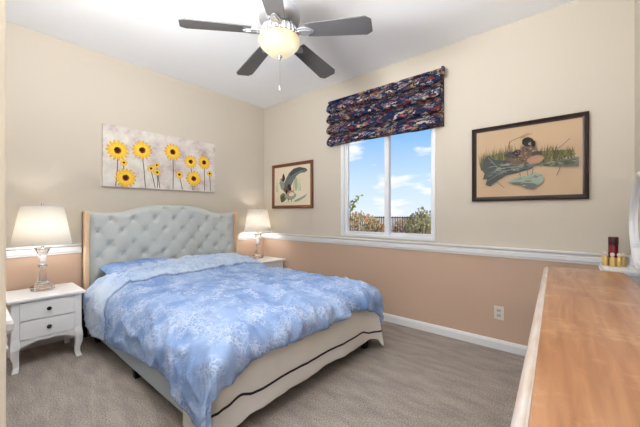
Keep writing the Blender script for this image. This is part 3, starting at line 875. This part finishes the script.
def framed(name, label, x0, x1, z0, z1, fw, frame_mat, paper, depth=.028):
    t = thing(name, label, 'picture', ((x0 + x1) / 2, 0, z0))
    W_, H_ = x1 - x0, z1 - z0
    o, i = [(-W_ / 2, 0), (W_ / 2, 0), (W_ / 2, H_), (-W_ / 2, H_)], [(-W_ / 2 + fw, fw), (W_ / 2 - fw, fw), (W_ / 2 - fw, H_ - fw), (-W_ / 2 + fw, H_ - fw)]
    mid = [tuple(a + (c - a) * .75 for a, c in zip(p, q_)) for p, q_ in zip(o, i)]
    b = B()
    ring = lambda pts, y: [(x, y, z) for x, z in pts]
    b.loops([ring(o, -.002), ring(o, -depth), ring([tuple(a + (c - a) * .25 for a, c in zip(p, q_)) for p, q_ in zip(o, i)], -depth - .004), ring(mid, -depth + .008), ring(i, -depth + .010), ring(i, -.006), ring(o, -.002)], True, False)
    b.build('picture_frame', frame_mat, t)
    B().box(-W_ / 2 + fw * .8, W_ / 2 - fw * .8, -.012, -.008, fw * .8, H_ - fw * .8).build('print', paper, t)
    iw, ih = W_ - 2 * fw, H_ - 2 * fw
    fn = lambda x, y, d: ((x - .5) * iw, -.012 - d, fw + y * ih)
    return t, fn

# large duck print
t, fn = framed('framed_picture', 'large black framed print of a duck by grassy water right of the window', 2.888, 3.668, 1.262, 1.898, .036, 'frame_dark', 'print_tan')
mats = ['p_green', 'p_green2', 'p_grass', 'p_grey', 'p_grey2', 'p_grey3', 'p_dark', 'p_dark2', 'p_brown', 'p_tan', 'p_pale', 'p_ink', 'p_rose', 'p_white']
A = Art(fn, mats)
random.seed(11)
R = random.uniform
A.poly([(.05, .50), (.10, .62), (.30, .66), (.60, .62), (.90, .60), (.95, .53), (.7, .45), (.40, .40), (.10, .42)], 'p_green')
for k in range(420):
    x = R(.05, .60) if k % 3 else R(.55, .93)
    y0 = .53 + R(-.09, .06) - .04 * (x > .6) * 0
    hgt = R(.08, .22) * (1 if x < .5 else max(.35, (1.15 - x) / .65))
    dx = R(-.035, .035)
    A.poly([(x - .007, y0 - .05), (x + .007, y0 - .05), (x + dx, y0 + hgt)], random.choice(['p_green', 'p_green2', 'p_green2', 'p_grass', 'p_brown']))
# dark reflected bank and reeds
A.poly([(.08, .56), (.13, .63), (.19, .56), (.28, .54), (.36, .52), (.46, .49), (.60, .43), (.56, .38), (.44, .34), (.32, .31), (.24, .25), (.15, .16), (.10, .19), (.12, .27), (.07, .27), (.09, .36), (.06, .43)], 'p_grey2')
for k in range(90):
    t_ = R(0, 1); x = .09 + .46 * t_; y = .42 + R(-.14, .13) * (1 - t_) ** .7
    A.poly([(x, y), (x + R(.04, .10), y + R(-.02, .03)), (x + R(.03, .09), y + R(.01, .04))], random.choice(['p_grey', 'p_grey2', 'p_grey3', 'p_dark2', 'p_grey']))
A.line([(.13, .60), (.24, .42), (.50, .43)], .007, 'p_grey3'); A.line([(.12, .24), (.28, .37), (.48, .41)], .006, 'p_grey3')
A.poly([(.58, .44), (.97, .49), (.97, .36), (.86, .37), (.72, .39)], 'p_grey'); A.poly([(.64, .42), (.95, .465), (.93, .40), (.78, .395)], 'p_green2')
for k in range(30):
    x = R(.62, .93); y = .425 + R(-.035, .035)
    A.poly([(x, y), (x + .05, y + R(-.01, .015)), (x + .03, y + .015)], random.choice(['p_grey', 'p_grey3', 'p_green2']))
# duck
A.blob(.475, .56, .13, .095, 'p_brown', .35, 28, .06); A.blob(.42, .61, .085, .05, 'p_dark', .5, 20, .08)
A.poly([(.35, .66), (.29, .60), (.36, .56), (.44, .55)], 'p_dark2')
A.poly([(.45, .58), (.48, .70), (.54, .76), (.60, .70), (.60, .56)], 'p_brown')
for k in range(110):
    a_ = R(0, 2 * PI); q_ = R(0, 1) ** .5; x = .48 + .12 * q_ * math.cos(a_); y = .585 + .10 * q_ * math.sin(a_)
    A.poly([(x, y), (x + R(.012, .03), y + R(.004, .02)), (x + .01, y + .02)], random.choice(['p_dark', 'p_brown', 'p_dark2', 'p_tan', 'p_rose', 'p_grey2']))
A.blob(.53, .765, .055, .065, 'p_dark', .2, 22, .05); A.blob(.515, .80, .04, .03, 'p_ink', .3, 14, .1); A.blob(.555, .735, .022, .02, 'p_grey3', .2, 14)
A.poly([(.565, .79), (.60, .76), (.60, .70), (.575, .68), (.56, .73)], 'p_ink')
A.blob(.60, .505, .08, .055, 'p_rose', .25, 22, .04); A.blob(.61, .50, .06, .028, 'p_tan', .25, 18, .03); A.blob(.61, .595, .05, .025, 'p_dark2', .1, 16, .08)
A.line([(.33, .63), (.355, .80), (.40, .82), (.54, .885)], .008, 'p_brown'); A.line([(.46, .83), (.57, .88)], .006, 'p_brown')
# pale leaf on the water
A.poly([(.33, .21), (.42, .27), (.52, .29), (.58, .33), (.66, .29), (.68, .22), (.65, .15), (.58, .09), (.52, .10), (.48, .15), (.40, .17)], 'p_pale')
A.poly([(.33, .20), (.44, .20), (.56, .18), (.64, .15), (.58, .09), (.52, .10), (.46, .15)], 'p_grey')
for k in range(24):
    x = R(.40, .62); y = R(.14, .27); A.poly([(x, y), (x + .05, y + R(-.01, .02)), (x + .03, y + .02)], random.choice(['p_pale', 'p_grey3', 'p_grey']))
for (a, c) in (((.46, .28), (.45, .36)), ((.53, .29), (.525, .38)), ((.57, .30), (.58, .38)), ((.22, .22), (.30, .13)), ((.80, .62), (.90, .74)), ((.82, .38), (.79, .26)), ((.84, .46), (.83, .54))):
    A.line([a, c], .007, 'p_grey')
A.b.build('painted_bird', mats, t, fix=False)['label'] = 'painted duck, grass and grey reflection'

# small bird print
t, fn = framed('framed_picture', 'small brown framed print of a bird with raised wing beside the corner lamp', .212, .995, 1.226, 1.85, .042, 'frame_brown', 'print_cream')
mats = ['p_grey', 'p_grey2', 'p_grey3', 'p_dark', 'p_brown', 'p_tan', 'p_pale', 'p_sage', 'p_green', 'p_green2', 'p_ink', 'p_white']
A = Art(fn, mats)
for x in (.06, .10, .56, .60, .64, .70, .74): A.poly([(x - .012, .36), (x + .012, .36), (x + random.uniform(-.02, .02), random.uniform(.62, .82))], 'p_sage')
A.blob(.62, .55, .05, .17, 'p_sage', .1, 18, .08); A.blob(.26, .22, .10, .10, 'p_green', .3, 22, .12); A.blob(.25, .17, .06, .09, 'p_green2', -.2, 16, .12)
A.blob(.47, .24, .16, .10, 'p_pale', .1, 24, .05); A.blob(.47, .30, .11, .09, 'p_tan', .1, 24, .04); A.blob(.50, .28, .075, .05, 'p_white', .1, 20, .03)
A.poly([(.14, .60), (.20, .67), (.26, .66), (.32, .52), (.40, .42), (.30, .36), (.20, .44)], 'p_grey3')
A.poly([(.28, .56), (.36, .72), (.44, .84), (.56, .93), (.72, .95), (.88, .90), (.93, .84), (.86, .80), (.76, .80), (.66, .76), (.56, .64), (.50, .52), (.42, .44), (.32, .44)], 'p_grey')
A.poly([(.42, .78), (.55, .92), (.72, .95), (.88, .90), (.92, .86), (.76, .87), (.60, .82), (.50, .74)], 'p_grey2')
A.line([(.40, .60), (.52, .76), (.78, .84)], .010, 'p_grey3'); A.line([(.44, .54), (.56, .70), (.72, .79)], .008, 'p_grey3')
A.blob(.37, .42, .10, .09, 'p_brown', .6, 22, .06); A.blob(.44, .46, .05, .09, 'p_dark', .3, 18, .1); A.blob(.36, .36, .03, .07, 'p_dark', -.1, 16, .1)
A.poly([(.22, .64), (.24, .78), (.265, .84), (.29, .80), (.32, .70), (.29, .62)], 'p_dark'); A.poly([(.14, .66), (.22, .72), (.22, .68)], 'p_ink')
A.line([(.42, .18), (.40, .08)], .012, 'p_ink'); A.line([(.50, .17), (.50, .09)], .012, 'p_ink')
A.poly([(.56, .10), (.66, .16), (.80, .20), (.92, .28), (.86, .19), (.74, .12), (.62, .08)], 'p_pale'); A.line([(.58, .10), (.90, .26)], .008, 'p_grey')
A.b.build('painted_bird', mats, t, fix=False)['label'] = 'painted bird with one wing raised'

# ------------------------------------------------------------------ outlet
t = thing('wall_outlet', 'small ivory wall outlet low on the tan window wall', 'outlet', (3.094, 0, .252))
B().box(-.036, .036, -.006, -.0005, 0, .114).build('cover_plate', 'plate', t, bevel=.003)
for z in (.036, .078):
    r = B().box(-.017, .017, -.009, -.005, z - .014, z + .014).build('receptacle', 'plateface', t, bevel=.004)
    B().box(-.009, -.006, -.0096, -.0088, z - .004, z + .007).box(.006, .009, -.0096, -.0088, z - .004, z + .007).build('slot', 'slot', r)

# ------------------------------------------------------------------ honey pine dresser, right foreground
dr = thing('wooden_dresser', 'honey pine dresser with mottled pale edge moulding in the right foreground', 'dresser', (3.424, -.385, 0), math.radians(2.15))
# local: x 0 (front) .. D ; y 0 (far end) .. -LEN
D_, LEN, HT = .390, 2.07, .80
def rrect(x0, x1, y0, y1, r, n=6):
    pts = []
    for cx, cy, a0 in ((x1 - r, y1 - r, 0), (x0 + r, y1 - r, 90), (x0 + r, y0 + r, 180), (x1 - r, y0 + r, 270)):
        for k in range(n + 1):
            a = math.radians(a0 + 90 * k / n); pts.append((cx + r * math.cos(a), cy + r * math.sin(a)))
    return pts
# the top, inside its moulded border
q = B(); q.prism(rrect(.028, D_, -LEN + .03, -.016, .03), lambda x, y: (x, y, HT - .03), lambda x, y: (x, y, HT)); q.build('top', 'wood', dr, bevel=.002)
b = B(); prof = [(.0275, HT - .002), (.0245, HT - .0035), (.0215, HT - .001), (.016, HT - .002), (.008, HT - .008), (.002, HT - .018), (.0, HT - .030), (.004, HT - .036), (.012, HT - .040), (.0275, HT - .040)]
b.loops([[(d, .0 - LEN, z) for d, z in prof], [(d, -.03, z) for d, z in prof]] )
rings = []
b.build('edge_moulding', 'mottled', dr, smooth=True, autosmooth=60)['label'] = 'mottled whitish edge moulding'
b = B(); ep = [(-.0155, HT - .002), (-.010, HT - .002), (-.004, HT - .010), (0, HT - .022), (-.004, HT - .034), (-.0155, HT - .040)]
b.loops([[(.02, d, z) for d, z in ep], [(D_, d, z) for d, z in ep]])
b.build('end_moulding', 'wood', dr, smooth=True, autosmooth=60)
B().box(.03, D_ - .005, -LEN + .02, -.03, .09, HT - .035).build('carcass', 'wood', dr)
for r in range(3):
    for c in range(2):
        y0 = -.07 - c * (LEN - .1) / 2; y1 = y0 - (LEN - .1) / 2 + .04
        d = B().box(.012, .034, y1, y0, .12 + r * .21, .12 + r * .21 + .19).build('drawer', 'wood', dr, bevel=.006)
        for f in (.25, .75):
            yy = y0 + (y1 - y0) * f
            B().loops([[(.012 - xx, yy + rr * math.cos(2 * PI * j / 14), .215 + r * .21 + rr * math.sin(2 * PI * j / 14)) for j in range(14)] for xx, rr in ((0, .008), (.01, .008), (.016, .018), (.024, .016), (.026, .002))]).build('knob', 'wood', d, smooth=True)
B().box(.04, D_ - .01, -LEN + .03, -.04, 0, .09).build('plinth', 'wood', dr)

# white vanity shelf table behind the far end of the dresser
t = thing('vanity_table', 'small white table at far end of the pine dresser under a mirror', 'table', (3.803, -.20, 0))
b = B(); b.prism(rrect(-.088, .096, -.150, .165, .015), lambda x, y: (x, y, .775), lambda x, y: (x, y, .790)); b.prism(rrect(-.078, .096, -.150, .160, .012), lambda x, y: (x, y, .788), lambda x, y: (x, y, .806)); b.build('top', 'white', t, bevel=.004)
B().box(-.07, .088, -.135, .145, .70, .775).build('apron', 'white', t)
for sx in (-.06, .078):
    for sy in (-.125, .135):
        B().sweep_rect([(sx, sy, 0, .010, .010), (sx, sy, .70, .014, .014)]).build('leg', 'white', t)

# perfume: red bottle ringed by small gold bottles
t = thing('perfume_bottle', 'dark red perfume bottle standing among small gold bottles on the white table', 'perfume bottle', (3.785, -.145, .8065)); t.scale = (1.18,) * 3
B().lathe([(.001, 0), (.020, 0), (.021, .004), (.021, .112), (.019, .116), (.001, .116)], 20).build('bottle_body', 'red', t, smooth=True, autosmooth=40)
B().lathe([(.001, .1162), (.0215, .1162), (.022, .119), (.022, .158), (.020, .163), (.001, .164)], 20).build('cap', 'darkred', t, smooth=True, autosmooth=40)
for k, (dx, dy_) in enumerate(((-.034, -.018), (-.006, -.040), (.022, -.034), (.040, -.008), (-.036, .012))):
    words_ = ['left in front', 'centre in front', 'right in front', 'at the right side', 'at the left rear'][k]
    s = thing('gold_bottle', 'tiny gold bottle with pearl cap %s of the red perfume bottle' % words_, 'perfume bottle', (3.785 + dx * 1.15, -.145 + dy_ * 1.15, .8065), 0, 'tiny gold bottles round the red one'); s.scale = (1.2,) * 3
    B().lathe([(.001, 0), (.013, 0), (.0135, .003), (.0135, .044), (.011, .050), (.006, .053), (.006, .056)], 14).build('bottle_body', 'gold', s, smooth=True, autosmooth=40)
    B().lathe([(.004, .0545), (.0085, .058), (.0098, .065), (.008, .072), (.003, .075)], 12).build('cap', 'pearl', s, smooth=True)

# oval mirror in white frame
t = thing('oval_mirror', 'oval white framed standing mirror at the right edge behind the dresser', 'mirror', (3.872, -.47, .8065))
cz, ry, rz = .30, .315, .265
pts = [(0, ry * math.cos(2 * PI * k / 64) * (1 + .03 * math.cos(8 * PI * k / 64)), cz + rz * math.sin(2 * PI * k / 64) * (1 + .03 * math.cos(8 * PI * k / 64))) for k in range(65)]
B().tube(pts, .0155, 10, caps=False).build('mirror_frame', 'white', t, smooth=True)
b = B(); b.add([(.006, 0, cz)] + [(.006, p[1] * .97, cz + (p[2] - cz) * .97) for p in pts[:-1]], [(0, (k + 1) % 64 + 1, k + 1) for k in range(64)])
b.build('mirror_glass', 'mirror', t)
b = B().box(.012, .022, -ry * .9, ry * .9, cz - .03, cz + .03); b.build('backing', 'white', t)
for sg in (1, -1):
    b = B(); b.tube([(0, .255 * sg, .012), (0, .25 * sg, .10), (0, .20 * sg, .17)], [.018, .012, .012], 8)
    b.build('support', 'white', t, smooth=True)
    B().box(-.025, .024, .2525 * sg - .037, .2525 * sg + .037, 0, .018).build('foot', 'white', t, bevel=.004)

# ------------------------------------------------------------------ white dresser by the entry (left edge)
t = thing('white_dresser', 'white dresser with heavy moulded top at the left edge near the camera', 'dresser', (1.30, -3.06, 0))
def lvl(e, z): return [(x, y, z) for x, y in ((-.60 - e, -.235), (.60 + e, -.235), (.60 + e, .19 + e), (-.60 - e, .19 + e))]
B().loops([lvl(.0, .615), lvl(.022, .620), lvl(.030, .628), lvl(.036, .640), lvl(.030, .650), lvl(.034, .664), lvl(.033, .676), lvl(.026, .686), lvl(.040, .700), lvl(.048, .712), lvl(.050, .735), lvl(.044, .750)]).build('top', 'white', t, bevel=.003)
B().box(-.595, .595, -.23, .185, .10, .615).build('carcass', 'white', t)
for r in range(2):
    for c in (-1, 1):
        d = B().box(-.275, .275, .184, .198, .13 + r * .25, .36 + r * .25).build('drawer', 'white', t, bevel=.004, loc=(c * .29, 0, 0))
        B().loops([[(rr * math.cos(2 * PI * j / 14), .198 + yy, .245 + r * .25 + rr * math.sin(2 * PI * j / 14)) for j in range(14)] for yy, rr in ((0, .007), (.012, .007), (.018, .015), (.026, .013), (.028, .002))]).build('knob', 'knob', d, smooth=True)
for sx in (-.56, .56):
    for sy in (-.20, .155):
        B().sweep_rect([(sx, sy, 0, .02, .02), (sx, sy, .10, .03, .03)]).build('leg', 'white', t)

# ------------------------------------------------------------------ outside the window
struct(B().box(-60, 40, .3, 90, -.35, -.25).build('ground', 'soil'), 'dry ground outside the window')
def leaf_bush(name, label, c, r, n, mats, size, group=None, seed=1, cat='bush'):
    random.seed(seed)
    t = thing(name, label, cat, (c[0], c[1], -.25), 0, group)
    b = B()
    for k in range(n):
        d = Vector((random.gauss(0, 1), random.gauss(0, 1), random.gauss(0, 1))).normalized() * random.uniform(.72, 1.0)
        p = Vector((d.x * r[0], d.y * r[1], c[2] + .25 + d.z * r[2] * (1 + .12 * noise.noise(Vector((d.x * 3, d.y * 3, seed))))))
        if p.z < .02: continue
        Rm = Euler((random.uniform(0, PI), random.uniform(0, PI), random.uniform(0, 2 * PI))).to_matrix()
        s = size * random.uniform(.6, 1.3)
        b.cur = random.choice(range(len(mats)))
        b.add([p + Rm @ Vector(q_) * s for q_ in ((-.5, 0, 0), (0, -.24, .05), (.5, 0, 0), (0, .24, .05))], [(0, 1, 2, 3)])
    b.build('foliage', mats, t, fix=False)
    s_ = B()
    for k in range(9):
        a = random.uniform(0, 2 * PI); q_ = random.uniform(.2, .75)
        s_.tube([(0, 0, 0), (r[0] * q_ * .5 * math.cos(a), r[1] * q_ * .5 * math.sin(a), (c[2] + .25) * .7), (r[0] * q_ * math.cos(a), r[1] * q_ * math.sin(a), c[2] + .25 + r[2] * .6)], [.03, .018, .006], 6)
    s_.build('stem', 'stem', t, smooth=True)
    return t
leaf_bush('garden_bush', 'rusty autumn coloured bush seen through the left window pane', (-1.85, 5.3, .42), (1.02, .7, .80), 2600, ['leaf_rust', 'leaf_rust', 'leaf_green'], .10, 'bushes outside the window', 3)
leaf_bush('garden_bush', 'low olive and brown bush before the fence right of the window bar', (-.52, 4.2, .30), (.42, .42, .72), 2200, ['leaf_green', 'leaf_rust', 'leaf_dark'], .10, 'bushes outside the window', 5)
leaf_bush('garden_bush', 'grey brown bush behind the fence outside the window', (-.9, 7.6, .40), (.9, .7, .62), 1800, ['leaf_dark', 'leaf_rust'], .10, 'bushes outside the window', 8)
leaf_bush('garden_bush', 'taller green brown bush at right side of the window', (.40, 5.3, .36), (.66, .5, .94), 2600, ['leaf_green', 'leaf_dark', 'leaf_green'], .10, 'bushes outside the window', 9)
# fence
t = thing('metal_fence', 'dark thin metal fence between the bushes outside the window', 'fence', (0, 6.4, -.29))
B().box(-5, 5, -.015, .015, 1.30, 1.33).box(-5, 5, -.015, .015, .25, .28).build('fence_rail', 'black', t)
for k in range(60):
    x = -3.2 + k * .085
    B().box(x - .007, x + .007, -.007, .007, 0, 1.36).build('picket', 'black', t)
# leafy sprig near the left pane
random.seed(4)
t = thing('leafy_shrub', 'slender sprig with fresh green leaves rising outside the left pane', 'shrub', (1.00, .72, -.25))
sp = [Vector(p) for p in ((0, 0, 0), (.02, .02, .7), (-.02, .03, 1.2), (.06, .0, 1.42), (.16, -.02, 1.55), (.27, -.03, 1.66))]
B().tube(sp, [.012, .010, .007, .005, .003, .002], 6).tube([(-.02, .03, 1.2), (.05, .05, 1.33), (.06, .03, 1.56)], [.006, .004, .002], 6).build('stem', 'stem', t, smooth=True)
b = B()
for k in range(46):
    if k < 26: i = random.choice((3, 4)); f = random.random(); p = sp[i].lerp(sp[i + 1], f)
    elif k < 38: p = Vector((.05, .05, 1.33)).lerp(Vector((.06, .03, 1.58)), random.random())
    else: p = sp[2].lerp(sp[3], random.random())
    Rm = Euler((random.uniform(-.9, .9) + PI / 2, random.uniform(-.8, .8), random.uniform(0, 2 * PI))).to_matrix()
    s = random.uniform(.04, .075); p = p + Rm @ Vector((s * .5, 0, 0))
    b.add([p + Rm @ Vector(q_) * s for q_ in ((-.5, 0, 0), (-.1, -.27, .04), (.5, 0, 0), (-.1, .27, .04))], [(0, 1, 2, 3)])
b.build('foliage', 'leaf_fresh', t, fix=False)
